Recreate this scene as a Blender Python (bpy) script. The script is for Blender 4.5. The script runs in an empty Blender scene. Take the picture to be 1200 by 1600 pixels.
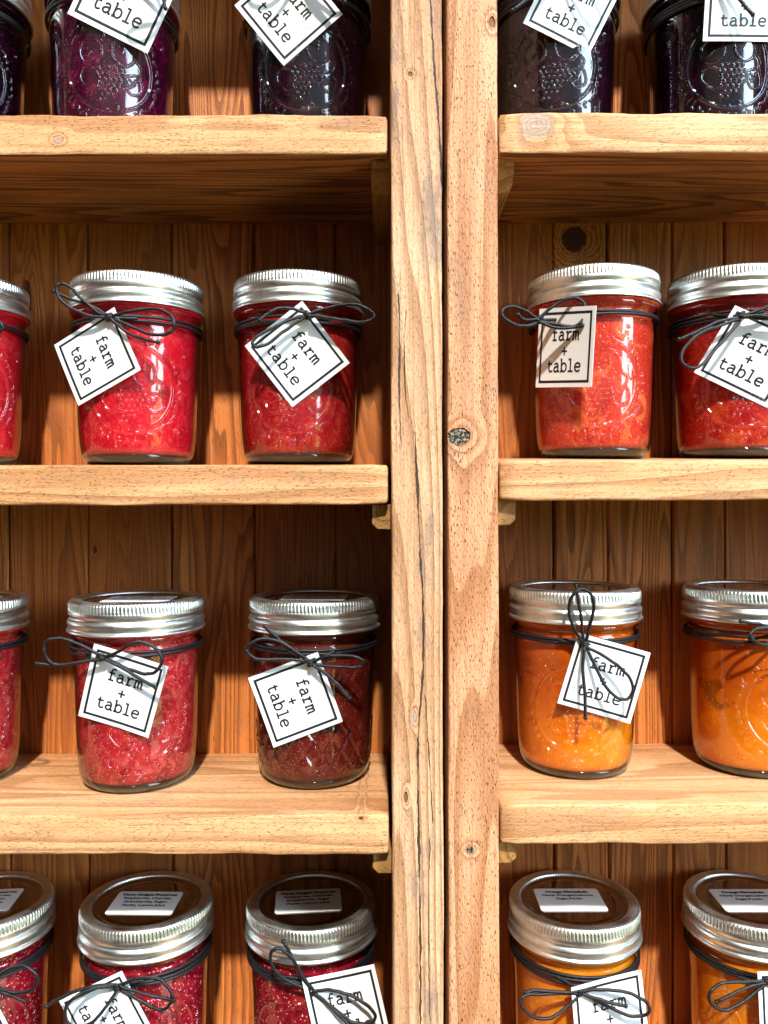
import bpy, bmesh, math, random
import numpy as np
from mathutils import Vector, Matrix
random.seed(7); rng = np.random.default_rng(7)
S = bpy.context.scene
C = S.collection

# ------------------------------------------------------------------ camera
F = 1260.0; YH = 786.6                       # focal length and horizon in pixels of the 1200x1600 photograph
cd = bpy.data.cameras.new('camera'); cam = bpy.data.objects.new('camera', cd); C.objects.link(cam)
cam.location = (0, 0, 0); cam.rotation_euler = (math.radians(90), math.radians(0.12), 0)
cd.sensor_fit = 'VERTICAL'; cd.sensor_height = 36; cd.lens = 36*F/1600
cd.shift_y = -(800-YH)/1600; cd.clip_start = .01; cd.clip_end = 100
S.camera = cam
S.render.resolution_x = 768; S.render.resolution_y = 1024

# ------------------------------------------------------------------ light
def nodes(nt):
    nt.nodes.clear(); return nt.nodes, nt.links
W = bpy.data.worlds.new('World'); S.world = W; W.use_nodes = True
n, l = nodes(W.node_tree)
def math_node(n, l, op, a, b=None, c=None, clamp=False):
    m = n.new('ShaderNodeMath'); m.operation = op; m.use_clamp = clamp
    for i, v in enumerate((a, b, c)):
        if v is None: continue
        if isinstance(v, (int, float)): m.inputs[i].default_value = v
        else: l.new(v, m.inputs[i])
    return m.outputs[0]
def maprange(n, l, v, a, b, c=0., d=1., smooth=True):
    m = n.new('ShaderNodeMapRange'); m.interpolation_type = 'SMOOTHSTEP' if smooth else 'LINEAR'
    l.new(v, m.inputs[0])
    for i, x in enumerate((a, b, c, d)): m.inputs[1+i].default_value = x
    return m.outputs[0]
def mixc(n, l, f, a, b, mode='MIX'):
    m = n.new('ShaderNodeMix'); m.data_type = 'RGBA'; m.blend_type = mode
    if isinstance(f, (int, float)): m.inputs[0].default_value = f
    else: l.new(f, m.inputs[0])
    for i, v in ((6, a), (7, b)):
        if isinstance(v, tuple): m.inputs[i].default_value = (*v[:3], 1)
        else: l.new(v, m.inputs[i])
    return m.outputs[2]
tc = n.new('ShaderNodeTexCoord'); sx = n.new('ShaderNodeSeparateXYZ'); l.new(tc.outputs['Generated'], sx.inputs[0])
X_, Y_, Z_ = sx.outputs
az = math_node(n, l, 'ARCTAN2', X_, math_node(n, l, 'MULTIPLY', Y_, -1.))      # 0 straight behind the camera, + to the right
el = math_node(n, l, 'ARCSINE', Z_)
R = math.radians
nz = n.new('ShaderNodeTexNoise'); nz.inputs['Scale'].default_value = 7; nz.inputs['Detail'].default_value = 6; l.new(tc.outputs['Generated'], nz.inputs['Vector'])
nzl = n.new('ShaderNodeTexNoise'); nzl.inputs['Scale'].default_value = 30; nzl.inputs['Detail'].default_value = 3; l.new(tc.outputs['Generated'], nzl.inputs['Vector'])
# the surroundings behind the photographer: dim porch, bright opening with trees and sky
sky = mixc(n, l, maprange(n, l, el, R(5), R(70)), (.80, .95, 1.05), (.30, .55, 1.0))
trees = mixc(n, l, maprange(n, l, nzl.outputs[0], .4, .62), (.012, .03, .008), (.10, .20, .04))
skyline = math_node(n, l, 'ADD', el, math_node(n, l, 'MULTIPLY', nz.outputs[0], -.9))
out = mixc(n, l, maprange(n, l, skyline, -.44, -.38), trees, sky)
out = mixc(n, l, maprange(n, l, el, R(-22), R(-16)), (.14, .11, .085), out)
room = mixc(n, l, maprange(n, l, el, R(-30), R(50)), (.34, .18, .08), (.17, .16, .14))
room = mixc(n, l, maprange(n, l, nz.outputs[0], .4, .6), room, (.045, .045, .04))
room = mixc(n, l, maprange(n, l, az, R(-45), R(35)), mixc(n, l, .72, room, (.01, .01, .01)), mixc(n, l, .0, room, room))
def window(a0, a1, e0, e1, soft=1.2):
    m = math_node(n, l, 'MULTIPLY', maprange(n, l, az, R(a0-soft), R(a0+soft)), maprange(n, l, az, R(a1+soft), R(a1-soft)))
    q = math_node(n, l, 'MULTIPLY', maprange(n, l, el, R(e0-soft), R(e0+soft)), maprange(n, l, el, R(e1+soft), R(e1-soft)))
    return math_node(n, l, 'MULTIPLY', m, q)
def vscale(col, k):
    v = n.new('ShaderNodeVectorMath'); v.operation = 'SCALE'; l.new(col, v.inputs[0]); v.inputs[3].default_value = k
    return v.outputs[0]
w1 = window(41, 63, -38, 66)
w2 = window(27, 31, -30, 48, .8)
w3 = window(-104, -93, -30, 50)
wtop = window(-30, 40, 2, 60, 7)
cenv = mixc(n, l, w1, vscale(room, WR:=1.0), vscale(out, 13.0))
cenv = mixc(n, l, w2, cenv, vscale(out, 2.4))
cenv = mixc(n, l, w3, cenv, vscale(out, 5.0))
tint = mixc(n, l, maprange(n, l, az, R(-30), R(40)), (.62, .66, .54), (.60, 1.1, 1.25))
cenv = mixc(n, l, wtop, cenv, vscale(tint, .30))
bg = n.new('ShaderNodeBackground'); l.new(cenv, bg.inputs[0]); bg.inputs[1].default_value = 1.0
wo = n.new('ShaderNodeOutputWorld'); l.new(bg.outputs[0], wo.inputs[0])
W.cycles.sampling_method = 'MANUAL'; W.cycles.sample_map_resolution = 1024
sd = bpy.data.lights.new('sun', 'SUN'); sun = bpy.data.objects.new('sun', sd); C.objects.link(sun)
sd.energy = 5.0; sd.angle = R(2.4); sd.color = (1.0, .93, .83)
SUN = Vector((-.07, 1, -1.09)).normalized()
sun.rotation_euler = SUN.to_track_quat('-Z', 'Y').to_euler(); sun.location = (0, -2, 2)
S.view_settings.view_transform = 'Standard'; S.view_settings.look = 'None'
S.view_settings.exposure = 0.38; S.view_settings.gamma = 1

# ------------------------------------------------------------------ helpers
def P(px, py, z): return Vector(((px-600)*z/F, z, (YH-py)*z/F))
def link(name, me, mat=None, parent=None, smooth=True):
    o = bpy.data.objects.new(name, me); C.objects.link(o)
    if mat and not me.materials: me.materials.append(mat)
    if smooth:
        me.polygons.foreach_set('use_smooth', [True]*len(me.polygons))
    if parent: o.parent = parent
    return o
def mesh(name, vs, fs):
    me = bpy.data.meshes.new(name); me.from_pydata([tuple(v) for v in vs], [], fs); me.update(); return me
def empty(name, loc=(0, 0, 0), rotz=0):
    o = bpy.data.objects.new(name, None); C.objects.link(o); o.location = loc; o.rotation_euler = (0, 0, rotz)
    o.empty_display_size = .02; return o
def tag(o, label, cat, group=None):
    o['label'] = label; o['category'] = cat
    if group: o['group'] = group
def catmull(pts, k=8, closed=False):
    pts = [Vector(p) for p in pts]; out = []
    N = len(pts)
    rngi = range(N if closed else N-1)
    for i in rngi:
        p1 = pts[i]; p2 = pts[(i+1) % N]
        p0 = pts[i-1] if (i > 0 or closed) else p1*2-p2
        p3 = pts[(i+2) % N] if (i+2 < N or closed) else p2*2-p1
        for j in range(k):
            t = j/k
            out.append(.5*((2*p1)+(p2-p0)*t+(2*p0-5*p1+4*p2-p3)*t*t+(3*p1-p0-3*p2+p3)*t**3))
    if not closed: out.append(pts[-1])
    return out
def tube(pts, r, vs, fs, closed=False, m=8, cap=True):
    N = len(pts); base = len(vs); up = Vector((0, -1, .3)).normalized()
    prev = None
    for i, p in enumerate(pts):
        a = pts[i-1] if (i > 0 or closed) else p
        b = pts[(i+1) % N] if (i+1 < N or closed) else p
        t = (b-a)
        t = t.normalized() if t.length > 1e-9 else Vector((1, 0, 0))
        if prev is None: u = up.cross(t)
        else: u = prev - t*prev.dot(t)
        if u.length < 1e-5: u = Vector((1, 0, 0)).cross(t)
        u.normalize(); v = t.cross(u); prev = u
        rr = r(i) if callable(r) else r
        for j in range(m):
            a_ = 2*math.pi*j/m
            vs.append(p+(u*math.cos(a_)+v*math.sin(a_))*rr)
    for i in range(N if closed else N-1):
        for j in range(m):
            a = base+i*m+j; b = base+i*m+(j+1) % m; c = base+((i+1) % N)*m+(j+1) % m; d = base+((i+1) % N)*m+j
            fs.append((a, b, c, d))
    if not closed and cap:
        fs.append(tuple(base+j for j in range(m))[::-1]); fs.append(tuple(base+(N-1)*m+j for j in range(m)))
def lathe(name, prof, seg=128, rad=None, thetas=None):
    """prof: list of (r,h). rad(theta array, i, r, h)->radius array"""
    th = thetas if thetas is not None else np.linspace(0, 2*math.pi, seg, endpoint=False)
    m = len(th); vs = []; fs = []
    for i, (r, h) in enumerate(prof):
        rr = rad(th, i, r, h) if rad else np.full(m, r)
        x = rr*np.sin(th); y = -rr*np.cos(th)
        vs.extend(zip(x.tolist(), y.tolist(), [h]*m))
    for i in range(len(prof)-1):
        for j in range(m):
            a = i*m+j; b = i*m+(j+1) % m
            fs.append((a, b, b+m, a+m))
    return mesh(name, vs, fs)
def hash_noise(x, seed=0):                      # smooth 1-D noise
    i = math.floor(x); f = x-i; f = f*f*(3-2*f)
    def h(k): return (math.sin(k*127.1+seed*311.7)*43758.5453) % 1.0
    return (h(i)*(1-f)+h(i+1)*f)*2-1
def board(name, axis, lo, hi, bev=.0015, amp=.0002, mat=None, parent=None, step=.004, seed=0, slope=0.0):
    """a worn sawn board: rounded rectangle swept along axis (0=x, 2=z), edges wandering a little"""
    lo = list(lo); hi = list(hi)
    oth = [k for k in (0, 1, 2) if k != axis]
    L0, L1 = lo[axis], hi[axis]; N = max(2, int((L1-L0)/step))
    vs = []; fs = []; q = 4; m = 4*(q+1)
    for i in range(N+1):
        t = L0+(L1-L0)*i/N
        e = 1.0
        inset = 0
        if i == 0 or i == N: inset = bev*1.0
        tt = t
        if i == 1: tt = L0+bev*.5; inset = bev*.25
        if i == N-1: tt = L1-bev*.5; inset = bev*.25
        c = 0
        for cx, cy in ((1, 1), (0, 1), (0, 0), (1, 0)):
            rr = bev*(1+.55*hash_noise(t*55+c*17, seed+c)+.3*hash_noise(t*190, seed+9+c))
            rr = max(rr, bev*.25)
            w0 = amp*hash_noise(t*28, seed+20+c)+amp*.5*hash_noise(t*110, seed+30+c); w1_ = amp*hash_noise(t*31, seed+40+c)
            ax = (hi[oth[0]] if cx else lo[oth[0]])+w0; ay = (hi[oth[1]] if cy else lo[oth[1]])+w1_
            sx_ = -1 if cx else 1; sy_ = -1 if cy else 1
            ax += sx_*inset; ay += sy_*inset
            a0 = {(1, 1): 0, (0, 1): 90, (0, 0): 180, (1, 0): 270}[(cx, cy)]
            for k in range(q+1):
                a = math.radians(a0+90*k/q)
                v = [0, 0, 0]; v[axis] = tt
                v[oth[0]] = ax+sx_*rr+math.cos(a)*rr; v[oth[1]] = ay+sy_*rr+math.sin(a)*rr
                if slope: v[2] += slope*(v[1]-ZF)
                vs.append(v)
            c += 1
    for i in range(N):
        for j in range(m):
            fs.append((i*m+j, i*m+(j+1) % m, (i+1)*m+(j+1) % m, (i+1)*m+j))
    fs.append(tuple(range(m))[::-1]); fs.append(tuple(N*m+j for j in range(m)))
    me = mesh(name, vs, fs)
    bm = bmesh.new(); bm.from_mesh(me); bmesh.ops.recalc_face_normals(bm, faces=bm.faces); bm.to_mesh(me); bm.free()
    o = link(name, me, mat, parent)
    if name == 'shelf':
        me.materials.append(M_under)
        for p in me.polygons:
            if p.normal.z < -.8: p.material_index = 1  # faces pointing down get a darker brown wood
    return o

# ------------------------------------------------------------------ materials
def newmat(name):
    m = bpy.data.materials.new(name); m.use_nodes = True
    n, l = nodes(m.node_tree)
    o = n.new('ShaderNodeOutputMaterial'); b = n.new('ShaderNodeBsdfPrincipled'); l.new(b.outputs[0], o.inputs[0])
    return m, n, l, b, o
def noise(n, l, vec, scale=1., detail=3., rough=.55, dist=0.):
    t = n.new('ShaderNodeTexNoise'); l.new(vec, t.inputs['Vector'])
    t.inputs['Scale'].default_value = scale; t.inputs['Detail'].default_value = detail
    t.inputs['Roughness'].default_value = rough; t.inputs['Distortion'].default_value = dist
    return t.outputs[0]
def mapping(n, l, vec, sc, loc=(0, 0, 0)):
    m = n.new('ShaderNodeMapping'); l.new(vec, m.inputs[0]); m.inputs['Scale'].default_value = sc; m.inputs['Location'].default_value = loc
    return m.outputs[0]
def bump(n, l, h, dist, strength=1., nrm=None):
    b = n.new('ShaderNodeBump'); b.inputs['Distance'].default_value = dist; b.inputs['Strength'].default_value = strength
    l.new(h, b.inputs['Height'])
    if nrm is not None: l.new(nrm, b.inputs['Normal'])
    return b.outputs[0]
def wood(name, axis, light, mid, dark, rings=1.0, pores=1.0, rough=.62, knots=(), cracks=(), plank=False, grey=.25, bumpk=1., ringscale=1., dash=False):
    """axis: grain direction. knots: (x,y,z,rx,ry,kind). cracks: list of ([(z,x)...], width, zlo, zhi)"""
    m, n, l, b, o = newmat(name)
    tc = n.new('ShaderNodeTexCoord'); co = tc.outputs['Object']
    base = co
    if plank:
        at = n.new('ShaderNodeAttribute'); at.attribute_name = 'plank'
        v = n.new('ShaderNodeCombineXYZ')
        for i in range(3): l.new(math_node(n, l, 'MULTIPLY', at.outputs['Fac'], (3.1, .7, 2.3)[i]), v.inputs[i])
        a = n.new('ShaderNodeVectorMath'); a.operation = 'ADD'; l.new(co, a.inputs[0]); l.new(v.outputs[0], a.inputs[1]); co = a.outputs[0]
    sep = n.new('ShaderNodeSeparateXYZ'); l.new(base, sep.inputs[0])
    kd = None                                     # knot field bends the grain
    masks = []
    for (kx, kz, rx, rz, kind) in knots:
        dx = math_node(n, l, 'DIVIDE', math_node(n, l, 'SUBTRACT', sep.outputs[0], kx), rx)
        dz = math_node(n, l, 'DIVIDE', math_node(n, l, 'SUBTRACT', sep.outputs[2], kz), rz)
        d = math_node(n, l, 'SQRT', math_node(n, l, 'ADD', math_node(n, l, 'MULTIPLY', dx, dx), math_node(n, l, 'MULTIPLY', dz, dz)))
        d = math_node(n, l, 'ADD', d, math_node(n, l, 'MULTIPLY', math_node(n, l, 'SUBTRACT', noise(n, l, base, 260, 2), .5), .5))
        masks.append((d, kind))
        g = math_node(n, l, 'POWER', 2.718, math_node(n, l, 'MULTIPLY', math_node(n, l, 'MULTIPLY', d, d), -.35))
        if kind in ('hole', 'dent', 'pale'): g = math_node(n, l, 'MULTIPLY', g, .3)
        kd = g if kd is None else math_node(n, l, 'ADD', kd, g)
    def sc(a, c):
        return tuple(a if i == axis else c for i in range(3))
    # growth rings: cathedral-like long bands
    wv = mapping(n, l, co, sc(1.1*ringscale, 16*ringscale))
    rn = noise(n, l, wv, 1., 2.5, .45, .12)
    if kd is not None: rn = math_node(n, l, 'ADD', rn, math_node(n, l, 'MULTIPLY', kd, .35))
    saw = math_node(n, l, 'FRACT', math_node(n, l, 'MULTIPLY', rn, 24.))
    ring = math_node(n, l, 'MULTIPLY', maprange(n, l, saw, .25, .92), maprange(n, l, saw, 1.0, .93))
    fib = noise(n, l, mapping(n, l, co, sc(16, 800)), 1., 4., .7)
    fib2 = noise(n, l, mapping(n, l, co, sc(50, 1500)), 1., 2., .6)
    blotch = noise(n, l, mapping(n, l, co, sc(9, 26)), 1., 4., .6)
    if dash:
        pr = noise(n, l, mapping(n, l, co, sc(520, 2500)), 1., 1., .4); pore = maprange(n, l, pr, .635, .675)
    else:
        pr = noise(n, l, mapping(n, l, co, sc(160, 1300)), 1., 1.5, .5); pore = maprange(n, l, pr, .66, .74)
    col = mixc(n, l, maprange(n, l, blotch, .3, .7), light, mid)
    col = mixc(n, l, math_node(n, l, 'MULTIPLY', ring, .75*rings), col, dark)
    col = mixc(n, l, math_node(n, l, 'MULTIPLY', maprange(n, l, fib, .46, .70), .62), col, dark)
    col = mixc(n, l, math_node(n, l, 'MULTIPLY', maprange(n, l, fib2, .35, .75), .22), col, light)
    # short raised splinters left by the saw, running a little across the grain
    swc = n.new('ShaderNodeMapping'); l.new(co, swc.inputs[0]); swc.inputs['Rotation'].default_value = (0, .35, 0)
    sw = noise(n, l, mapping(n, l, swc.outputs[0], sc(150, 700)), 1., 3., .7, .5)
    swm = maprange(n, l, sw, .56, .66)
    col = mixc(n, l, math_node(n, l, 'MULTIPLY', swm, .28), col, dark)
    # greyish handling marks
    gm = noise(n, l, mapping(n, l, co, sc(22, 60), (3, 1, 7)), 1., 5., .65)
    gcol = tuple(.5*(mid[i]*.5+sum(mid)/3*.5) for i in range(3))
    col = mixc(n, l, math_node(n, l, 'MULTIPLY', maprange(n, l, gm, .52, .72), grey), col, gcol)
    col = mixc(n, l, math_node(n, l, 'MULTIPLY', pore, min(1, .85*pores)), col, tuple(c*.10 for c in mid))
    if plank:
        tone = math_node(n, l, 'FRACT', math_node(n, l, 'MULTIPLY', at.outputs['Fac'], 7.31))
        col = mixc(n, l, math_node(n, l, 'MULTIPLY', tone, .75), col, tuple(c*.55 for c in mid))
    hgt = math_node(n, l, 'MULTIPLY', fib, .6)
    hgt = math_node(n, l, 'SUBTRACT', hgt, math_node(n, l, 'MULTIPLY', ring, .35))
    hgt = math_node(n, l, 'SUBTRACT', hgt, math_node(n, l, 'MULTIPLY', pore, .9*pores))
    hgt = math_node(n, l, 'ADD', hgt, math_node(n, l, 'MULTIPLY', sw, .7))
    for d, kind in masks:
        kr = math_node(n, l, 'FRACT', math_node(n, l, 'MULTIPLY', d, 4.))
        if kind == 'hole':
            kc = mixc(n, l, maprange(n, l, noise(n, l, base, 900, 4, .7), .48, .62), (.015, .01, .008), (.40, .33, .23))
            mk = maprange(n, l, d, 1.0, .88)
            hgt = math_node(n, l, 'SUBTRACT', hgt, math_node(n, l, 'MULTIPLY', mk, 5.))
        elif kind == 'dent':
            kc = mixc(n, l, kr, tuple(c*.35 for c in dark), dark); mk = maprange(n, l, d, 1.05, .7)
            hgt = math_node(n, l, 'SUBTRACT', hgt, math_node(n, l, 'MULTIPLY', mk, 3.))
        elif kind == 'pale':
            kc = mixc(n, l, kr, tuple(c*.62 for c in mid), tuple(sum(light)/3*.75 for c in light)); mk = math_node(n, l, 'MULTIPLY', maprange(n, l, d, 1.1, .8), .8)
        else:
            kc = mixc(n, l, kr, tuple(c*.10 for c in dark), tuple(c*.55 for c in dark)); mk = maprange(n, l, d, 1.1, .85)
            hgt = math_node(n, l, 'ADD', hgt, math_node(n, l, 'MULTIPLY', mk, .8))
        col = mixc(n, l, mk, col, kc)
    for pts, wd in cracks:                        # pts along the grain coordinate: (t, across)
        ga = sep.outputs[axis]; ac = sep.outputs[0] if axis == 2 else sep.outputs[2]
        t0 = pts[0][0]; t1 = pts[-1][0]
        acs = [p[1] for p in pts]; a0 = min(acs)-.001; a1 = max(acs)+.001
        tn = maprange(n, l, ga, t0, t1, 0, 1, False)
        fc = n.new('ShaderNodeFloatCurve'); cv = fc.mapping.curves[0]
        while len(cv.points) > 2: cv.points.remove(cv.points[1])
        P_ = [((p[0]-t0)/(t1-t0), (p[1]-a0)/(a1-a0)) for p in pts]
        cv.points[0].location = P_[0]; cv.points[-1].location = P_[-1]
        for p in P_[1:-1]: cv.points.new(*p)
        fc.mapping.update(); l.new(tn, fc.inputs['Value'])
        x0 = maprange(n, l, fc.outputs[0], 0, 1, a0, a1, False)
        wob = math_node(n, l, 'MULTIPLY', math_node(n, l, 'SUBTRACT', noise(n, l, mapping(n, l, base, sc(170, 0)), 1., 4, .6), .5), .0016)
        dd = math_node(n, l, 'ABSOLUTE', math_node(n, l, 'SUBTRACT', math_node(n, l, 'ADD', ac, wob), x0))
        wn = math_node(n, l, 'MULTIPLY', maprange(n, l, noise(n, l, mapping(n, l, base, sc(40, 0), (5, 5, 5)), 1., 3, .6), .35, .65, .15, 1.), wd)
        ends = math_node(n, l, 'MULTIPLY', maprange(n, l, tn, 0., .06), maprange(n, l, tn, 1., .94))
        wn = math_node(n, l, 'MULTIPLY', wn, ends)
        ck = math_node(n, l, 'LESS_THAN', dd, wn)
        col = mixc(n, l, math_node(n, l, 'MULTIPLY', ck, .93), col, (.02, .012, .008))
        hgt = math_node(n, l, 'SUBTRACT', hgt, math_node(n, l, 'MULTIPLY', ck, 2.5))
    l.new(col, b.inputs['Base Color'])
    l.new(maprange(n, l, fib, .3, .7, rough-.08, rough+.12), b.inputs['Roughness'])
    b.inputs['Specular IOR Level'].default_value = .35
    l.new(bump(n, l, hgt, .00042*bumpk, .9), b.inputs['Normal'])
    return m

ZF = .390; ZB = .488                                # distance of the shelves' front faces and of the backboards
k0 = ZF/F
def fx(px): return (px-600)*k0
def fz(py): return (YH-py)*k0
def bx(px): return (px-600)*ZB/F
def bz(py): return (YH-py)*ZB/F

LT = (.86, .60, .36); MD = (.76, .46, .235); DK = (.46, .225, .085)
M_postL = wood('pine_post_left', 2, (.71, .44, .26), (.58, .31, .165), (.28, .12, .04), rings=1.0, grey=.8, pores=.5, dash=True, bumpk=1.4, ringscale=.9,
    knots=[(fx(642), fz(118), .0012, .0012, 'dent'), (fx(633), fz(1245), .001, .003, 'dent'), (fx(646), fz(1120), .0012, .003, 'pale')],
    cracks=[([(fz(1640), fx(655)), (fz(1450), fx(655)), (fz(1300), fx(653)), (fz(1180), fx(652)), (fz(1000), fx(661)), (fz(860), fx(656)), (fz(760), fx(652)), (fz(640), fx(647))], .00075),
            ([(fz(300), fx(692)), (fz(200), fx(687)), (fz(110), fx(680)), (fz(-20), fx(673))], .0008),
            ([(fz(1290), fx(675)), (fz(1190), fx(670)), (fz(1080), fx(663))], .00045),
            ([(fz(1600), fx(670)), (fz(1450), fx(668)), (fz(1300), fx(671))], .0003),
            ([(fz(700), fx(628)), (fz(600), fx(624)), (fz(520), fx(625)), (fz(450), fx(622))], .0006),
            ([(fz(660), fx(640)), (fz(560), fx(632)), (fz(480), fx(636))], .0004)])
M_postR = wood('pine_post_right', 2, (.72, .395, .22), (.60, .27, .13), (.32, .115, .034), rings=1.0, grey=.3, pores=1., dash=True, bumpk=1.6, ringscale=1.1,
    knots=[(fx(717), fz(683), .0056, .0044, 'hole'), (fx(733), fz(1327), .0019, .0019, 'hole'), (fx(770), fz(38), .0016, .003, 'dent')])
M_shelfL = wood('pine_shelf_left', 0, (.72, .415, .205), (.57, .275, .11), (.32, .125, .036), rings=.95, grey=.3, pores=.6, dash=True,
    knots=[(fx(92), fz(217), .0022, .0018, 'pale'), (fx(563), fz(1278), .0012, .0007, 'knot')])
M_shelfR = wood('pine_shelf_right', 0, (.74, .455, .235), (.61, .31, .13), (.36, .145, .045), rings=.9, grey=.3, pores=.5, dash=True,
    knots=[(fx(840), fz(195), .0085, .0065, 'pale')],
    cracks=[([(fx(838.0), fz(178)), (fx(842), fz(207))], .0004)])
M_back = wood('stained_backboard', 2, (.76, .285, .070), (.57, .165, .034), (.17, .040, .008), rings=1.2, ringscale=1.9, grey=.35, pores=.45, plank=True, rough=.5,
    knots=[(bx(898), bz(375), .0079, .0079, 'knot'), (bx(148), bz(858), .0014, .0022, 'dent'), (bx(18), bz(962), .0042, .003, 'knot'), (bx(40), bz(470), .004, .014, 'dent')])
M_under = wood('darker_shelf_underside', 0, (.66, .31, .10), (.48, .20, .058), (.14, .045, .012), rings=1.2, grey=.3, pores=.4, bumpk=1.4, ringscale=1.5)
M_cleat = wood('dark_cleat', 1, (.50, .28, .09), (.38, .19, .05), (.14, .06, .018), rings=.8, grey=.3, pores=.7)

def simple(name, col, rough=.5, metal=0., spec=.5, bumpscale=None, bdist=.0002):
    m, n, l, b, o = newmat(name)
    b.inputs['Base Color'].default_value = (*col, 1); b.inputs['Roughness'].default_value = rough
    b.inputs['Metallic'].default_value = metal; b.inputs['Specular IOR Level'].default_value = spec
    if bumpscale:
        tc = n.new('ShaderNodeTexCoord')
        h = noise(n, l, tc.outputs['Object'], bumpscale, 3)
        l.new(bump(n, l, h, bdist, .6), b.inputs['Normal'])
    return m
M_wall = simple('gap_darkening_wall', (.02, .016, .013), .9)
M_paper = simple('white_card', (.80, .82, .84), .45, spec=.4, bumpscale=180, bdist=.0002)
M_ink = simple('black_ink', (.012, .014, .018), .5, spec=.3)
M_sticker = simple('white_sticker', (.88, .88, .87), .4, bumpscale=300, bdist=.00005)
# elastic cord: black with a pale woven fleck
m, n, l, b, o = newmat('waxed_black_cord')
tc = n.new('ShaderNodeTexCoord')
nn = noise(n, l, tc.outputs['Object'], 2600, 2)
l.new(mixc(n, l, maprange(n, l, nn, .55, .75), (.005, .0055, .007), (.035, .04, .05)), b.inputs['Base Color'])
b.inputs['Roughness'].default_value = .38; b.inputs['Specular IOR Level'].default_value = .4
l.new(bump(n, l, nn, .00025, .8), b.inputs['Normal'])
M_cord = m
# zinc-plated steel screw band
def metal(name, col, rough):
    m, n, l, b, o = newmat(name)
    tc = n.new('ShaderNodeTexCoord')
    s = noise(n, l, mapping(n, l, tc.outputs['Object'], (70, 70, 900)), 1, 4, .6)
    d = noise(n, l, tc.outputs['Object'], 140, 5, .65)
    l.new(mixc(n, l, maprange(n, l, d, .45, .75), col, tuple(c*.72 for c in col)), b.inputs['Base Color'])
    b.inputs['Metallic'].default_value = 1
    l.new(maprange(n, l, s, .3, .7, rough-.07, rough+.10), b.inputs['Roughness'])
    l.new(bump(n, l, s, .00006, .7), b.inputs['Normal'])
    return m
M_band = metal('zinc_screw_band', (.84, .88, .87), .35)
M_lid = metal('tinned_lid_disc', (.46, .40, .35), .12)
# thin clear glass: what is behind shows through, the surface mirrors its surroundings
def glass(name, tint):
    m, n, l, b, o = newmat(name); n.remove(b)
    tr = n.new('ShaderNodeBsdfTransparent'); tr.inputs[0].default_value = (*tint, 1)
    lw = n.new('ShaderNodeLayerWeight'); lw.inputs[0].default_value = .5    # a slanting look goes through more glass
    l.new(mixc(n, l, math_node(n, l, 'POWER', lw.outputs['Facing'], 2.3), tint, tuple(c*.22 for c in tint)), tr.inputs[0])
    gl = n.new('ShaderNodeBsdfGlossy'); gl.inputs['Roughness'].default_value = .035; gl.inputs[0].default_value = (1, 1, 1, 1)
    tc = n.new('ShaderNodeTexCoord')
    w = noise(n, l, mapping(n, l, tc.outputs['Object'], (90, 90, 40)), 1, 3, .5)
    nb = bump(n, l, w, .0008, .3); l.new(nb, gl.inputs['Normal'])
    fr = n.new('ShaderNodeFresnel'); 
    ge = n.new('ShaderNodeNewGeometry')             # thin shell: the same reflectance from inside as from outside
    l.new(maprange(n, l, ge.outputs['Backfacing'], 0, 1, 1.52, 1/1.52, False), fr.inputs[0])
    l.new(nb, fr.inputs['Normal'])
    mx = n.new('ShaderNodeMixShader'); l.new(math_node(n, l, 'MULTIPLY', fr.outputs[0], 1.25, clamp=True), mx.inputs[0]); l.new(tr.outputs[0], mx.inputs[1]); l.new(gl.outputs[0], mx.inputs[2])
    l.new(mx.outputs[0], o.inputs[0])
    return m
M_glass = glass('clear_glass', (.97, .975, .975))
M_glassbase = glass('thick_glass_foot', (.14, .07, .05))

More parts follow.
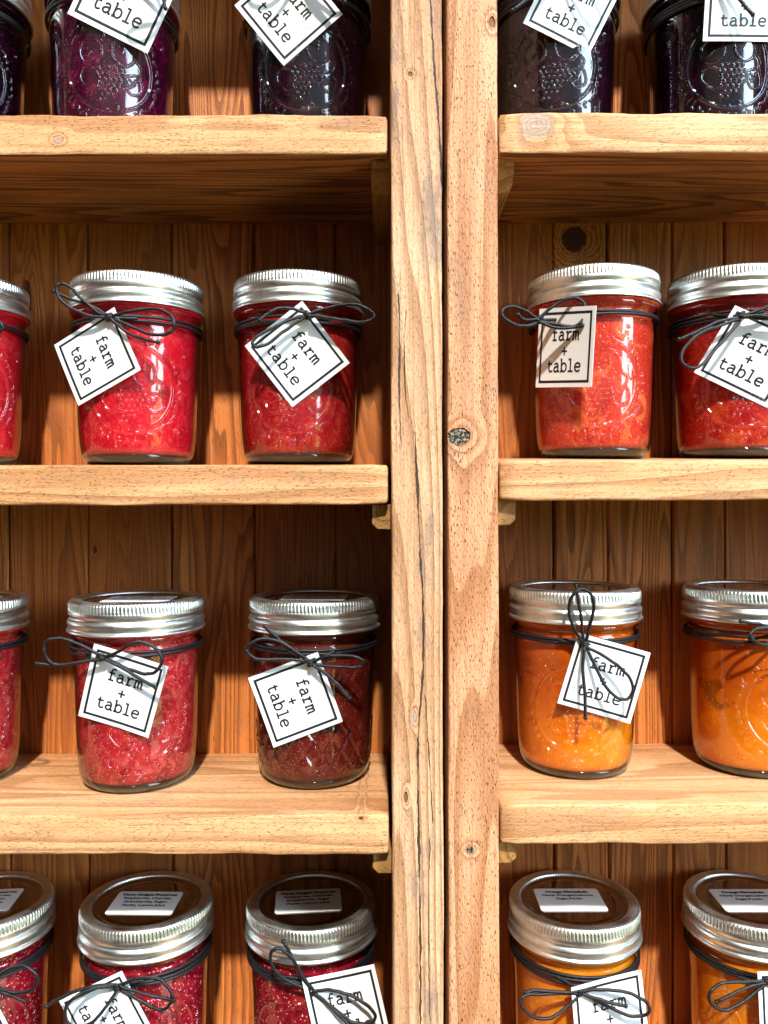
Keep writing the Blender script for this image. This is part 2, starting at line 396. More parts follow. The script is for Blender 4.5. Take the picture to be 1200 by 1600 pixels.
def jam(name, base, light, dark, fleck=None, fleck_amt=.5, scale=1., chunk=.5, sss=.5, rad=(.012, .003, .002), seedsc=950., layer=None, spec=.15):
    m, n, l, b, o = newmat(name)
    tc = n.new('ShaderNodeTexCoord'); oi = n.new('ShaderNodeObjectInfo')
    a = n.new('ShaderNodeVectorMath'); a.operation = 'ADD'; l.new(tc.outputs['Object'], a.inputs[0])
    cb = n.new('ShaderNodeCombineXYZ'); l.new(math_node(n, l, 'MULTIPLY', oi.outputs['Random'], 9.), cb.inputs[0]); l.new(math_node(n, l, 'MULTIPLY', oi.outputs['Random'], 5.), cb.inputs[2])
    l.new(cb.outputs[0], a.inputs[1]); co = a.outputs[0]
    big = noise(n, l, co, 55*scale, 3, .55, .6)
    med = noise(n, l, co, 130*scale, 4, .6, .8)
    vl = n.new('ShaderNodeTexVoronoi'); vl.feature = 'SMOOTH_F1'; vl.inputs['Scale'].default_value = 1
    wv_ = n.new('ShaderNodeVectorMath'); wv_.operation = 'ADD'; l.new(mapping(n, l, co, (105*scale,)*3), wv_.inputs[0])
    nd = n.new('ShaderNodeTexNoise'); nd.inputs['Scale'].default_value = 160; l.new(co, nd.inputs['Vector']); l.new(nd.outputs['Color'], wv_.inputs[1]); l.new(wv_.outputs[0], vl.inputs['Vector'])
    fine = noise(n, l, co, 800, 3, .6)
    col = mixc(n, l, maprange(n, l, big, .50, .74), base, dark)
    col = mixc(n, l, math_node(n, l, 'MULTIPLY', maprange(n, l, vl.outputs['Distance'], .40, .75), .32), col, dark)   # gaps of clear jelly between fruit pieces
    col = mixc(n, l, math_node(n, l, 'MULTIPLY', maprange(n, l, med, .48, .68), chunk), col, light)
    col = mixc(n, l, math_node(n, l, 'MULTIPLY', maprange(n, l, fine, .50, .72), .4), col, light)
    col = mixc(n, l, math_node(n, l, 'MULTIPLY', maprange(n, l, fine, .46, .30), .35), col, dark)
    if layer:                                     # clearer jelly below, pulp and peel above
        sp = n.new('ShaderNodeSeparateXYZ'); l.new(tc.outputs['Object'], sp.inputs[0])
        hh = math_node(n, l, 'ADD', sp.outputs[2], math_node(n, l, 'MULTIPLY', math_node(n, l, 'SUBTRACT', noise(n, l, co, 38, 3), .5), .045))
        col = mixc(n, l, math_node(n, l, 'MULTIPLY', maprange(n, l, hh, .018, .058), .85), col, layer)
        v = n.new('ShaderNodeTexVoronoi'); v.feature = 'DISTANCE_TO_EDGE'; v.inputs['Scale'].default_value = 1
        dm = n.new('ShaderNodeVectorMath'); dm.operation = 'ADD'
        nc = n.new('ShaderNodeTexNoise'); nc.inputs['Scale'].default_value = 60; l.new(co, nc.inputs['Vector'])
        sc_ = n.new('ShaderNodeVectorMath'); sc_.operation = 'SCALE'; l.new(nc.outputs['Color'], sc_.inputs[0]); sc_.inputs[3].default_value = 1.1
        l.new(mapping(n, l, co, (75, 75, 120)), dm.inputs[0]); l.new(sc_.outputs[0], dm.inputs[1]); l.new(dm.outputs[0], v.inputs['Vector'])
        pn = noise(n, l, mapping(n, l, dm.outputs[0], (.5, .5, .75)), 1., 5., .62, 1.2)
        band = math_node(n, l, 'MULTIPLY', maprange(n, l, hh, .026, .036), maprange(n, l, hh, .066, .052))
        peel = math_node(n, l, 'MULTIPLY', math_node(n, l, 'MULTIPLY', maprange(n, l, pn, .50, .60), maprange(n, l, noise(n, l, co, 48, 2), .42, .58)), band)
        col = mixc(n, l, math_node(n, l, 'MULTIPLY', peel, .7), col, tuple(c*.30 for c in layer))
    if fleck:
        v = n.new('ShaderNodeTexVoronoi'); v.inputs['Scale'].default_value = seedsc
        l.new(co, v.inputs['Vector'])
        keep = maprange(n, l, math_node(n, l, 'FRACT', math_node(n, l, 'MULTIPLY', v.outputs['Color'], 3.7)), 1-fleck_amt, 1-fleck_amt+.05)
        f = math_node(n, l, 'MULTIPLY', maprange(n, l, v.outputs['Distance'], .33, .16), keep)
        col = mixc(n, l, f, col, fleck)
    l.new(col, b.inputs['Base Color'])
    b.inputs['Roughness'].default_value = .22; b.inputs['Specular IOR Level'].default_value = spec
    b.inputs['Subsurface Weight'].default_value = sss; b.inputs['Subsurface Radius'].default_value = rad; b.inputs['Subsurface Scale'].default_value = .6
    l.new(bump(n, l, math_node(n, l, 'ADD', med, math_node(n, l, 'MULTIPLY', fine, .4)),   .00022, .5), b.inputs['Normal'])
    return m
J_straw = jam('strawberry_preserve', (.56, .006, .020), (.76, .05, .055), (.31, .003, .010), (.86, .14, .09), .22, 1., .55)
J_straw2 = jam('darker_strawberry_preserve', (.36, .006, .013), (.60, .075, .035), (.18, .002, .006), (.80, .14, .08), .16, 1., .6)
J_peach = jam('strawberry_peach_preserve', (.60, .032, .016), (.84, .22, .07), (.36, .008, .010), (.9, .4, .2), .12, .7, .7)
J_peach2 = jam('deep_red_peach_preserve', (.42, .008, .012), (.78, .12, .02), (.24, .003, .008), (.9, .4, .2), .06, .6, .5)
J_rhub = jam('strawberry_rhubarb_preserve', (.42, .013, .022), (.60, .10, .075), (.20, .005, .009), (.80, .28, .20), .30, 1.1, .7)
J_plum = jam('dark_rhubarb_preserve', (.12, .008, .007), (.24, .045, .022), (.05, .002, .003), (.5, .14, .08), .25, .9, .6)
J_rasp = jam('raspberry_cherry_preserve', (.30, .003, .020), (.50, .03, .045), (.12, .001, .008), (.95, .42, .26), .50, 1.2, .6, seedsc=620.)
J_black = jam('blackberry_preserve', (.008, .0015, .006), (.035, .002, .013), (.002, .0005, .002), (.2, .03, .07), .10, 1.2, .6, sss=.1)
J_berry = jam('mixed_berry_preserve', (.035, .0015, .012), (.15, .003, .04), (.010, .001, .006), (.5, .05, .14), .15, 1.0, .7, sss=.15)
J_oran = jam('orange_marmalade', (.80, .22, .004), (.90, .34, .02), (.76, .14, .003), (1., .6, .2), .10, .8, .5, rad=(.014, .006, .002), layer=(.52, .075, .004))
J_oran2 = jam('bright_orange_marmalade', (.82, .24, .006), (.90, .36, .04), (.76, .14, .003), (1., .7, .3), .12, .8, .5, rad=(.014, .006, .002))

# ------------------------------------------------------------------ the setting
wm = mesh('wall', [(-1.2, .54, -.8), (1.2, .54, -.8), (1.2, .54, .8), (-1.2, .54, .8)], [(0, 1, 2, 3)])
wall = link('wall', wm, M_wall, smooth=False); wall['kind'] = 'structure'  # added behind the units so the gap between them stays dark

# shelf units: edge positions as seen on the front faces
PL0, PL1 = fx(612), fx(691.5); PR0, PR1 = fx(699.5), fx(778.5)
LX0, RX1 = -.345, .395
TOP, BOT = .42, -.36
TH = .0195
levL = [(.374, 0.), (fz(178), 0.), (fz(726), .05), (fz(1273), 0.), (-.3195, 0.)]
levR = [(.374, 0.), (fz(176), 0.), (fz(720), .07), (fz(1257), 0.), (-.3195, 0.)]
def backboard(parent, seams, lo, hi):
    vs = []; fs = []; pl = []
    for i in range(len(seams)-1):
        a, b_ = seams[i]+.00035, seams[i+1]-.00035
        zoff = .0006*hash_noise(i*3.3, 5)
        N = 60
        prof = [(a, .004), (a, .0010), (a+.0012, 0), (b_-.0012, 0), (b_, .0010), (b_, .004)]
        base = len(vs)
        for k in range(N+1):
            z = lo+(hi-lo)*k/N
            sh = .0005*hash_noise(z*9, i)+ .004*(z)*(-.12 if i % 2 else .08)
            for (x, y) in prof: vs.append((x+sh, ZB+y+zoff, z)); pl.append(float(i)+.37)
        for k in range(N):
            for j in range(5):
                A = base+k*6+j; fs.append((A, A+1, A+7, A+6))
    vs += [(seams[0], ZB+.0045, lo), (seams[-1], ZB+.0045, lo), (seams[-1], ZB+.0045, hi), (seams[0], ZB+.0045, hi)]; pl += [0]*4
    q = len(vs)-4; fs.append((q, q+1, q+2, q+3))
    me = mesh('back_panel', vs, fs)
    at = me.attributes.new('plank', 'FLOAT', 'POINT'); at.data.foreach_set('value', pl)
    return link('back_panel', me, M_back, parent, smooth=False)
def cleat(parent, side, xin, ztop, seed):
    """small bearer under a shelf, screwed to the side panel, its inner lower corner cut away"""
    s = -1 if side == 'R' else 1                  # direction from panel into the bay
    w, h = .0096, .0125
    zf = ZF+.006
    prof = [(0, 0), (w, 0), (w, -h+.0028), (w-.0026, -h), (.0015, -h-.0001), (0, -h)]
    vs = []; fs = []
    N = 10; m = len(prof)
    for k in range(N+1):
        y = zf+(ZB-.001-zf)*k/N
        for j, (x, z) in enumerate(prof):
            yy = y + (.012 if seed in (1, 10) else .002)*(1-k/N)*(-z/h)
            jit = .0003*hash_noise(y*170+j*7, seed)
            vs.append((xin+s*-1*(-x) + s*jit if s > 0 else xin-x+s*jit, yy, ztop+z+(jit if z < -.001 else 0)))
    # s>0 : bay lies to the right of the panel
    for k in range(N):
        for j in range(m): fs.append((k*m+j, k*m+(j+1) % m, (k+1)*m+(j+1) % m, (k+1)*m+j))
    fs.append(tuple(range(m))); fs.append(tuple(N*m+j for j in range(m)))
    me = mesh('cleat', vs, fs)
    bm = bmesh.new(); bm.from_mesh(me); bmesh.ops.recalc_face_normals(bm, faces=bm.faces)
    bmesh.ops.bevel(bm, geom=[e for e in bm.edges if e.calc_face_angle(0) > .5], offset=.0004, segments=2, affect='EDGES')
    bm.to_mesh(me); bm.free()
    return link('cleat', me, M_cleat, parent, smooth=False)
U1 = empty('shelf_unit', (0, 0, 0)); tag(U1, 'left rustic pine shelf unit, its post beside the black gap cracked lengthwise', 'shelf unit', 'pine shelf units standing side by side')
U2 = empty('shelf_unit', (0, 0, 0)); tag(U2, 'right rustic pine shelf unit with a knot hole in its front post', 'shelf unit', 'pine shelf units standing side by side')
board('side_panel', 2, (PL0, ZF-.0012, BOT), (PL1, ZB+.006, TOP), .0012, .00022, M_postL, U1, seed=1)
board('side_panel', 2, (LX0-.024, ZF-.0012, BOT), (LX0, ZB+.006, TOP), .0012, .00022, M_postL, U1, seed=2)
board('side_panel', 2, (PR0, ZF-.0012, BOT), (PR1, ZB+.006, TOP), .0012, .00020, M_postR, U2, seed=3)
board('side_panel', 2, (RX1, ZF-.0012, BOT), (RX1+.024, ZB+.006, TOP), .0012, .00020, M_postR, U2, seed=4)
for i, (z, sl) in enumerate(levL):
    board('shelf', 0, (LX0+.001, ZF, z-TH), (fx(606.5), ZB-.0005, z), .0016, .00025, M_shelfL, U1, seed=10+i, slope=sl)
    cleat(U1, 'R', PL0, z-TH-.0002+sl*.01, i)
for i, (z, sl) in enumerate(levR):
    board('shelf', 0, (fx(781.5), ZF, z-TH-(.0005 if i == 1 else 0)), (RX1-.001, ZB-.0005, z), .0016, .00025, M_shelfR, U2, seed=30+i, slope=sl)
    cleat(U2, 'L', PR1, z-TH-.0002+sl*.01, i+9)
sL = [bx(p) for p in (-330, -215, -110, 14, 137, 268, 397, 524, 640)]
backboard(U1, sL, BOT, TOP)
sR = [bx(p) for p in (730, 865, 949, 1050, 1132, 1236, 1330, 1440, 1540, 1640)]
backboard(U2, sR, BOT, TOP)

# ------------------------------------------------------------------ jar meshes
HJ = .097
def seg_dist(s, h, pts):
    d = np.full(s.shape, 1e3)
    for (a, b_) in zip(pts[:-1], pts[1:]):
        ax, ay = a; bx_, by = b_; dx, dy = bx_-ax, by-ay; L = dx*dx+dy*dy+1e-12
        t = np.clip(((s-ax)*dx+(h-ay)*dy)/L, 0, 1)
        d = np.minimum(d, np.hypot(s-ax-t*dx, h-ay-t*dy))
    return d
def ridge(d, w, a): return a*np.exp(-(d/w)**2)
def smooth2(pts, k=6, closed=False): return [(p.x, p.y) for p in catmull([(x, y, 0) for x, y in pts], k, closed)]
body_prof = [(.0, .0012), (.018, .0010), (.0235, .0), (.0258, .0003), (.0275, .0015), (.0292, .0035), (.0302, .0065), (.0310, .0120), (.0317, .0220), (.0322, .0360),
             (.0325, .0500), (.0331, .0620), (.0333, .0675), (.0332, .0705), (.0326, .0742), (.0323, .0740), (.0325, .0755), (.0333, .0766), (.0342, .0776), (.0343, .0786), (.0340, .0796), (.0340, .0810), (.0322, .090)]
def prof_r(h):
    hs = [p[1] for p in body_prof[5:]]; rs = [p[0] for p in body_prof[5:]]
    return float(np.interp(h, hs, rs))
def glass_mesh(kind):
    ths = np.concatenate([np.linspace(-1.15, 1.15, 330, endpoint=False), np.linspace(1.15, 2*math.pi-1.15, 110, endpoint=False)])
    fine = [(float(r), float(h)) for r, h in body_prof[:5]]
    pr = catmull([(r, h, 0) for r, h in body_prof[4:]], 6)
    hs = np.array([p.y for p in pr]); rs = np.array([p.x for p in pr])
    hh = np.concatenate([np.linspace(.0015, .070, 260), np.linspace(.0704, .090, 60)])
    prof = fine[:-1]+[(float(np.interp(h, hs, rs)), float(h)) for h in hh]
    ring_pts = None
    rr_ = random.Random(3)
    strokes = []
    c0 = .0375
    # fruit medallion: bunch, pear, leaves (outlines)
    strokes.append(smooth2([(-.013, c0+.002), (-.015, c0+.008), (-.011, c0+.013), (-.006, c0+.012), (-.004, c0+.006), (-.008, c0+.001)], 6, True))
    strokes.append(smooth2([(.002, c0+.004), (.001, c0+.011), (.006, c0+.016), (.011, c0+.012), (.012, c0+.005), (.007, c0+.001)], 6, True))
    strokes.append(smooth2([(-.010, c0-.012), (-.015, c0-.006), (-.012, c0-.001), (-.006, c0-.004), (-.006, c0-.010)], 6, True))
    strokes.append(smooth2([(.008, c0-.004), (.015, c0-.002), (.017, c0-.009), (.011, c0-.012), (.008, c0-.008)], 6, True))
    strokes.append(smooth2([(-.004, c0+.012), (-.002, c0+.018), (.002, c0+.019)], 6)); strokes.append(smooth2([(.004, c0+.002), (-.002, c0-.001), (-.007, c0-.003)], 6))
    strokes.append(smooth2([(.012, c0+.006), (.016, c0+.002), (.014, c0-.003)], 6))
    for i in range(9):                            # leaf veins
        a = rr_.uniform(0, 6.28); x, y = rr_.choice([(-.009, c0+.007), (.006, c0+.009), (-.010, c0-.007), (.012, c0-.007)])
        strokes.append([(x, y), (x+.003*math.cos(a), y+.003*math.sin(a))])
    # raised marks round the ring and the three letters low on the glass
    for i in range(34):
        a = math.radians(-160+i*9.6)+rr_.uniform(-.03, .03)
        if math.cos(a) < -2: continue
        q = .0262; x, y = q*math.cos(a-math.pi/2), c0+q*math.sin(a-math.pi/2)
        if y > .066 or abs(x) > .034: continue
        tx, ty = rr_.uniform(-.0011, .0011), rr_.uniform(.0007, .0016)
        strokes.append(smooth2([(x-tx, y-ty), (x+.0008*rr_.choice((-1, 1)), y), (x+tx, y+ty)], 4))
    lt = .0048; by = .0075
    def L(x, pts): strokes.append([(x+p[0]*.0026, by+p[1]*.0034) for p in pts])
    L(-.0085, [(0, 1), (0, .25), (.3, 0), (.7, 0), (1, .25), (1, 1)])
    L(-.0015, [(1, .85), (.6, 1), (.1, .85), (.1, .6), (.9, .4), (.9, .12), (.4, 0), (0, .15)])
    L(.0055, [(0, 0), (.5, 1), (1, 0)]); L(.0055, [(.2, .4), (.8, .4)])
    berries = []
    for r_ in range(7):
        for c_ in range(6-abs(r_-2)//1 if r_ > 1 else 5):
            berries.append((-.0055+c_*.0027+(r_ % 2)*.00135+rr_.uniform(-.0002, .0002), c0-.001-r_*.0026))
    for i in range(26): berries.append((rr_.uniform(-.031, .031), rr_.choice([rr_.uniform(.009, .018), rr_.uniform(.055, .066)])))
    def rad(th, i, r, h):
        if h < .002 or h > .0705: return np.full(len(th), r)
        t = np.where(th > math.pi, th-2*math.pi, th); s = t*.0318
        d = np.zeros(len(th)); H = np.full(len(th), h)
        fr = np.abs(t) < 1.14
        if kind == 'mason':
            rr0 = np.hypot(s, h-c0)
            d += ridge(rr0-.0222, .0006, .0009)*fr
            for st in strokes:
                ys = [p[1] for p in st]
                if h < min(ys)-.0012 or h > max(ys)+.0012: continue
                d += ridge(seg_dist(s, H, st), .00042, .0008)*fr
            for (x, y) in berries:
                if abs(h-y) > .0016: continue
                d += .0010*np.clip(1-((s-x)**2+(h-y)**2)/.0011**2, 0, 1)*fr
        else:
            # pressed diamond quilting on the lower half, smooth panel above
            a_ = t*.0318/.0092; b_ = h/.0135
            u = np.abs(((a_+b_) % 1)-.5)*2; v = np.abs(((a_-b_) % 1)-.5)*2
            g = np.minimum(1-u, 1-v)
            fade = np.clip((h-.0095)/.002, 0, 1)*np.clip((.033-h)/.002, 0, 1)+np.clip((h-.056)/.002, 0, 1)*np.clip((.067-h)/.002, 0, 1)
            d += .0010*(np.clip(g*2.2, 0, 1)-.5)*fade
        return r+d
    return lathe('glass_'+kind, prof, rad=rad, thetas=ths)
G_mason = glass_mesh('mason'); G_quilt = glass_mesh('quilted')
jp = [(.0, .0032), (.020, .0032), (.0258, .0038), (.0284, .0056), (.0298, .0100), (.0307, .0220), (.0313, .0360), (.0317, .0500), (.0322, .0620), (.0321, .0690), (.0316, .0720), (.0314, .0760), (.0330, .0780), (.0332, .0806), (.0, .0807)]
jpp = [(p.x, p.y) for p in catmull([(r, h, 0) for r, h in jp], 4)]
def jam_mesh(): return lathe('jam', [(max(r, .00001), h) for r, h in jpp], 96)
Jm = jam_mesh()
foot = lathe('glass_foot', [(.0001, .0018), (.0200, .0016), (.0240, .0009), (.0262, .0010), (.0280, .0026), (.0286, .0042), (.0270, .0050), (.0001, .0050)], 96)
bp = [(.0350, .0806), (.0362, .0803), (.0366, .0807), (.0364, .0815), (.0357, .0822), (.0357, .0835), (.0360, .0845), (.0361, .0855), (.0357, .0866), (.0351, .0874), (.0350, .0882),
      (.0354, .0890), (.0357, .0900), (.0357, .0910), (.0356, .0916), (.0356, .0920), (.0355, .0935), (.0354, .0948), (.0352, .0956), (.0347, .0964), (.0338, .0969), (.0325, .0970), (.0310, .0969), (.0300, .0967), (.0295, .0962), (.0293, .0955), (.0293, .0948)]
def band_rad(th, i, r, h):
    k = max(0, 1-abs(h-.0937)/.0026)
    kk = min(1, k*1.8)
    return r+.00022*kk*np.clip(np.sin(th*116)*1.6, -1, 1)
bpp = [(p.x, p.y) for p in catmull([(r, h, 0) for r, h in bp], 3)]
B_mesh = lathe('screw_band', bpp, 832, rad=band_rad)
D_mesh = lathe('lid_disc', [(.0297, .0950), (.0292, .0953), (.0284, .0957), (.0276, .0957), (.0268, .0953), (.0262, .0951), (.0245, .0951), (.0238, .0953), (.0230, .0952), (.00001, .0952)], 128)

HS = 1.028                                          # full height of the closed jar just under 100 mm
for me_ in (G_mason, G_quilt, Jm, foot, B_mesh, D_mesh):
    for v in me_.vertices: v.co.z *= HS
# ------------------------------------------------------------------ stroke lettering (typewriter slab)
def sm(pts): return ('s', pts)
def st(*p): return ('l', list(p))
GL = {
 'f': [sm([(.50, 0), (.50, .9), (.54, 1.25), (.78, 1.48), (1.12, 1.42)]), st((.18, 0), (.98, 0)), st((.18, .95), (1.0, .95))],
 'a': [sm([(.22, .84), (.5, 1.0), (.8, .92), (.90, .65), (.90, .2), (1.0, 0), (1.18, .0)]), sm([(.90, .58), (.55, .58), (.2, .42), (.18, .14), (.45, -.02), (.75, .06), (.90, .26)])],
 'r': [st((.15, .96), (.42, .96), (.42, 0)), st((.12, 0), (.88, 0)), sm([(.44, .58), (.62, .86), (.90, 1.0), (1.15, .86)])],
 'm': [st((0, .96), (.18, .96), (.18, 0)), st((.02, 0), (.38, 0)), sm([(.20, .70), (.34, .94), (.52, .96), (.62, .76), (.63, .4), (.63, 0)]), st((.64, 0), (.80, 0)), sm([(.65, .70), (.80, .94), (.98, .96), (1.08, .76), (1.09, .4), (1.09, 0)]), st((1.10, 0), (1.28, 0))],
 't': [sm([(.46, 1.36), (.46, .8), (.46, .3), (.58, .04), (.85, .0), (1.12, .12)]), st((.15, .95), (1.02, .95))],
 'b': [st((.05, 1.46), (.26, 1.46), (.26, 0), (.05, 0)), sm([(.28, .68), (.48, .94), (.78, 1.0), (1.06, .80), (1.14, .48), (1.04, .16), (.76, -.02), (.46, .05), (.28, .30)])],
 'l': [st((.25, 1.46), (.64, 1.46), (.64, 0)), st((.18, 0), (1.12, 0))],
 'e': [sm([(.16, .52), (.6, .52), (1.12, .52)]), sm([(1.12, .54), (1.02, .86), (.66, 1.0), (.28, .84), (.16, .48), (.30, .12), (.68, -.02), (1.08, .14)])],
 '+': [st((.15, .5), (1.15, .5)), st((.65, 0), (.65, 1.0))]}
def ribbon(pts, w, fn, off, vs, fs):
    base = len(vs); N = len(pts)
    for i, p in enumerate(pts):
        a = Vector(pts[max(0, i-1)]); b_ = Vector(pts[min(N-1, i+1)]); p = Vector(p)
        t1 = (p-a); t2 = (b_-p)
        if t1.length < 1e-9: t1 = t2
        if t2.length < 1e-9: t2 = t1
        t1 = t1.normalized(); t2 = t2.normalized(); t = (t1+t2)
        t = t.normalized() if t.length > 1e-6 else t1
        nrm = Vector((-t.y, t.x)); c = max(.5, nrm.dot(Vector((-t1.y, t1.x))))
        for s in (1, -1):
            q = p+nrm*(s*w/2/c)
            vs.append(fn(q.x, q.y, off))
    for i in range(N-1):
        a = base+2*i; fs.append((a, a+1, a+3, a+2))
def tag_fn(cor, zt, slope, curl):
    """(u right, v down, offset towards viewer) -> point; cor = photo corners TL,TR,BR,BL of a card hanging at distance zt"""
    cx = sum(c[0] for c in cor)/4; cy = cor[0][1]
    pts = [P(c[0], c[1], zt+slope[0]*(c[0]-cx)*zt/F+slope[1]*(c[1]-cy)*zt/F) for c in cor]
    TL, TR, BR, BL = pts
    nrm = (TR-TL).cross(BL-TL).normalized()
    if nrm.y > 0: nrm = -nrm
    def fn(u, v, off=0.):
        p = TL*(1-u)*(1-v)+TR*u*(1-v)+BR*u*v+BL*(1-u)*v
        bend = curl*((u-.5)**2+.6*(v-.5)*(u-.5))
        return p+nrm*(off+bend)
    return fn
def text_strokes(word, x0, base, adv, xh):
    out = []
    for i, ch in enumerate(word):
        for kind, pts in GL[ch]:
            pp = smooth2(pts, 5) if kind == 's' else pts
            out.append([(x0+i*adv+p[0]*adv/1.3, base-p[1]*xh) for p in pp])
    return out
def make_tag(label, cor, zt, slope=(0, 0), curl=.0):
    fn = tag_fn(cor, zt, slope, curl or (.0022 if len(label) % 2 else -.0012)*((len(label)*7 % 5)+2)/5)
    vs = []; fs = []; N = 10
    for side in (0., -.00035):
        for j in range(N+1):
            for i in range(N+1): vs.append(fn(i/N, j/N, side))
    M_ = (N+1)**2
    for j in range(N):
        for i in range(N):
            a = j*(N+1)+i; fs.append((a, a+1, a+N+2, a+N+1)); fs.append((a+M_, a+M_+N+1, a+M_+N+2, a+M_+1))
    edge = [i for i in range(N+1)]+[j*(N+1)+N for j in range(1, N+1)]+[N*(N+1)+i for i in range(N-1, -1, -1)]+[j*(N+1) for j in range(N-1, 0, -1)]
    for a, b_ in zip(edge, edge[1:]+edge[:1]): fs.append((a, a+M_, b_+M_, b_))
    org = fn(.06, .06)
    vs = [v-org for v in vs]
    t = link('paper_tag', mesh('paper_tag', vs, fs), M_paper, smooth=False); t.location = org
    tag(t, label, 'tag', 'farm + table tags tied to the jars')
    vs = []; fs = []; e = .054; w = .033
    def mp(u, v, off=0.): return fn(u, v, off)-org
    k = 8
    o4 = [(e, e), (1-e, e), (1-e, 1-e), (e, 1-e)]; i4 = [(e+w, e+w), (1-e-w, e+w), (1-e-w, 1-e-w), (e+w, 1-e-w)]
    for s in range(4):
        for j in range(k+1):
            f = j/k
            for q in (o4, i4):
                a = q[s]; b_ = q[(s+1) % 4]; vs.append(mp(a[0]+(b_[0]-a[0])*f, a[1]+(b_[1]-a[1])*f, .00006))
        base = s*(k+1)*2
        for j in range(k): a = base+2*j; fs.append((a, a+1, a+3, a+2))
    link('printed_border', mesh('printed_border', vs, fs), M_ink, t, smooth=False)
    vs = []; fs = []
    adv = .122; xh = .102
    rows = text_strokes('farm', .5-adv*2+.005, .405, adv, xh)+text_strokes('+', .5-adv*.5, .600, adv, .105)+text_strokes('table', .5-adv*2.5, .800, adv, xh)
    for i, s in enumerate(rows): ribbon(s, .0240, mp, .00006+.000012*(i % 7), vs, fs)
    link('printed_lettering', mesh('printed_lettering', vs, fs), M_ink, t, smooth=False)
    return t

# ------------------------------------------------------------------ jars
def text_mesh(s, size, bold=0., align='CENTER'):
    cu = bpy.data.curves.new('txt', 'FONT'); cu.body = s; cu.size = size; cu.offset = bold; cu.align_x = align; cu.space_line = .95
    cu.resolution_u = 2
    o = bpy.data.objects.new('txt', cu); C.objects.link(o)
    dg = bpy.context.evaluated_depsgraph_get(); me = bpy.data.meshes.new_from_object(o.evaluated_get(dg))
    bpy.data.objects.remove(o); return me
_lab = {}
def lid_label(parent, lines, rot, off=(0, 0), w=.0365, h=.0255):
    """printed sticker lying on the lid disc"""
    z = .09535*HS
    c = []; r = .0018
    for (cx, cy, a0) in ((w/2-r, h/2-r, 0), (-w/2+r, h/2-r, 90), (-w/2+r, -h/2+r, 180), (w/2-r, -h/2+r, 270)):
        for k in range(5):
            a = math.radians(a0+22.5*k); c.append((cx+r*math.cos(a), cy+r*math.sin(a)))
    N = len(c); vs = [(x, y, 0) for x, y in c]+[(x, y, .00012) for x, y in c]
    fs = [tuple(N+i for i in range(N))]+[(i, (i+1) % N, N+(i+1) % N, N+i) for i in range(N)]
    s = link('sticker', mesh('sticker', vs, fs), M_sticker, parent, smooth=False)
    s.location = (off[0], off[1], z); s.rotation_euler = (0, 0, rot)
    key = tuple(lines)
    if key not in _lab:
        vs = []; fs = []
        y = h/2-.0048
        for i, t in enumerate(lines):
            me = text_mesh(t, .0031 if i == 0 else .0030, .00024 if i == 0 else .00014)
            xs = [v.co.x for v in me.vertices]; wd = max(xs)-min(xs); lim = w*.92 if i == 0 else w*.82
            kx = min(1., lim/wd)
            b0 = len(vs); vs += [(v.co.x*kx, v.co.y+y, .00016) for v in me.vertices]
            fs += [tuple(b0+q for q in p.vertices) for p in me.polygons]
            y -= .0039
        _lab[key] = mesh('printed_text', vs, fs)
    link('printed_text', _lab[key], M_ink, s, smooth=False)
RC = .00086
def ring_pts(rr, h, tilt, ph, dip=0.):
    return [Vector((rr*math.sin(a), -rr*math.cos(a), h+tilt*math.sin(a+ph)-dip*math.exp(-(a if a < math.pi else a-2*math.pi)**2/.3))) for a in [2*math.pi*i/72 for i in range(72)]]
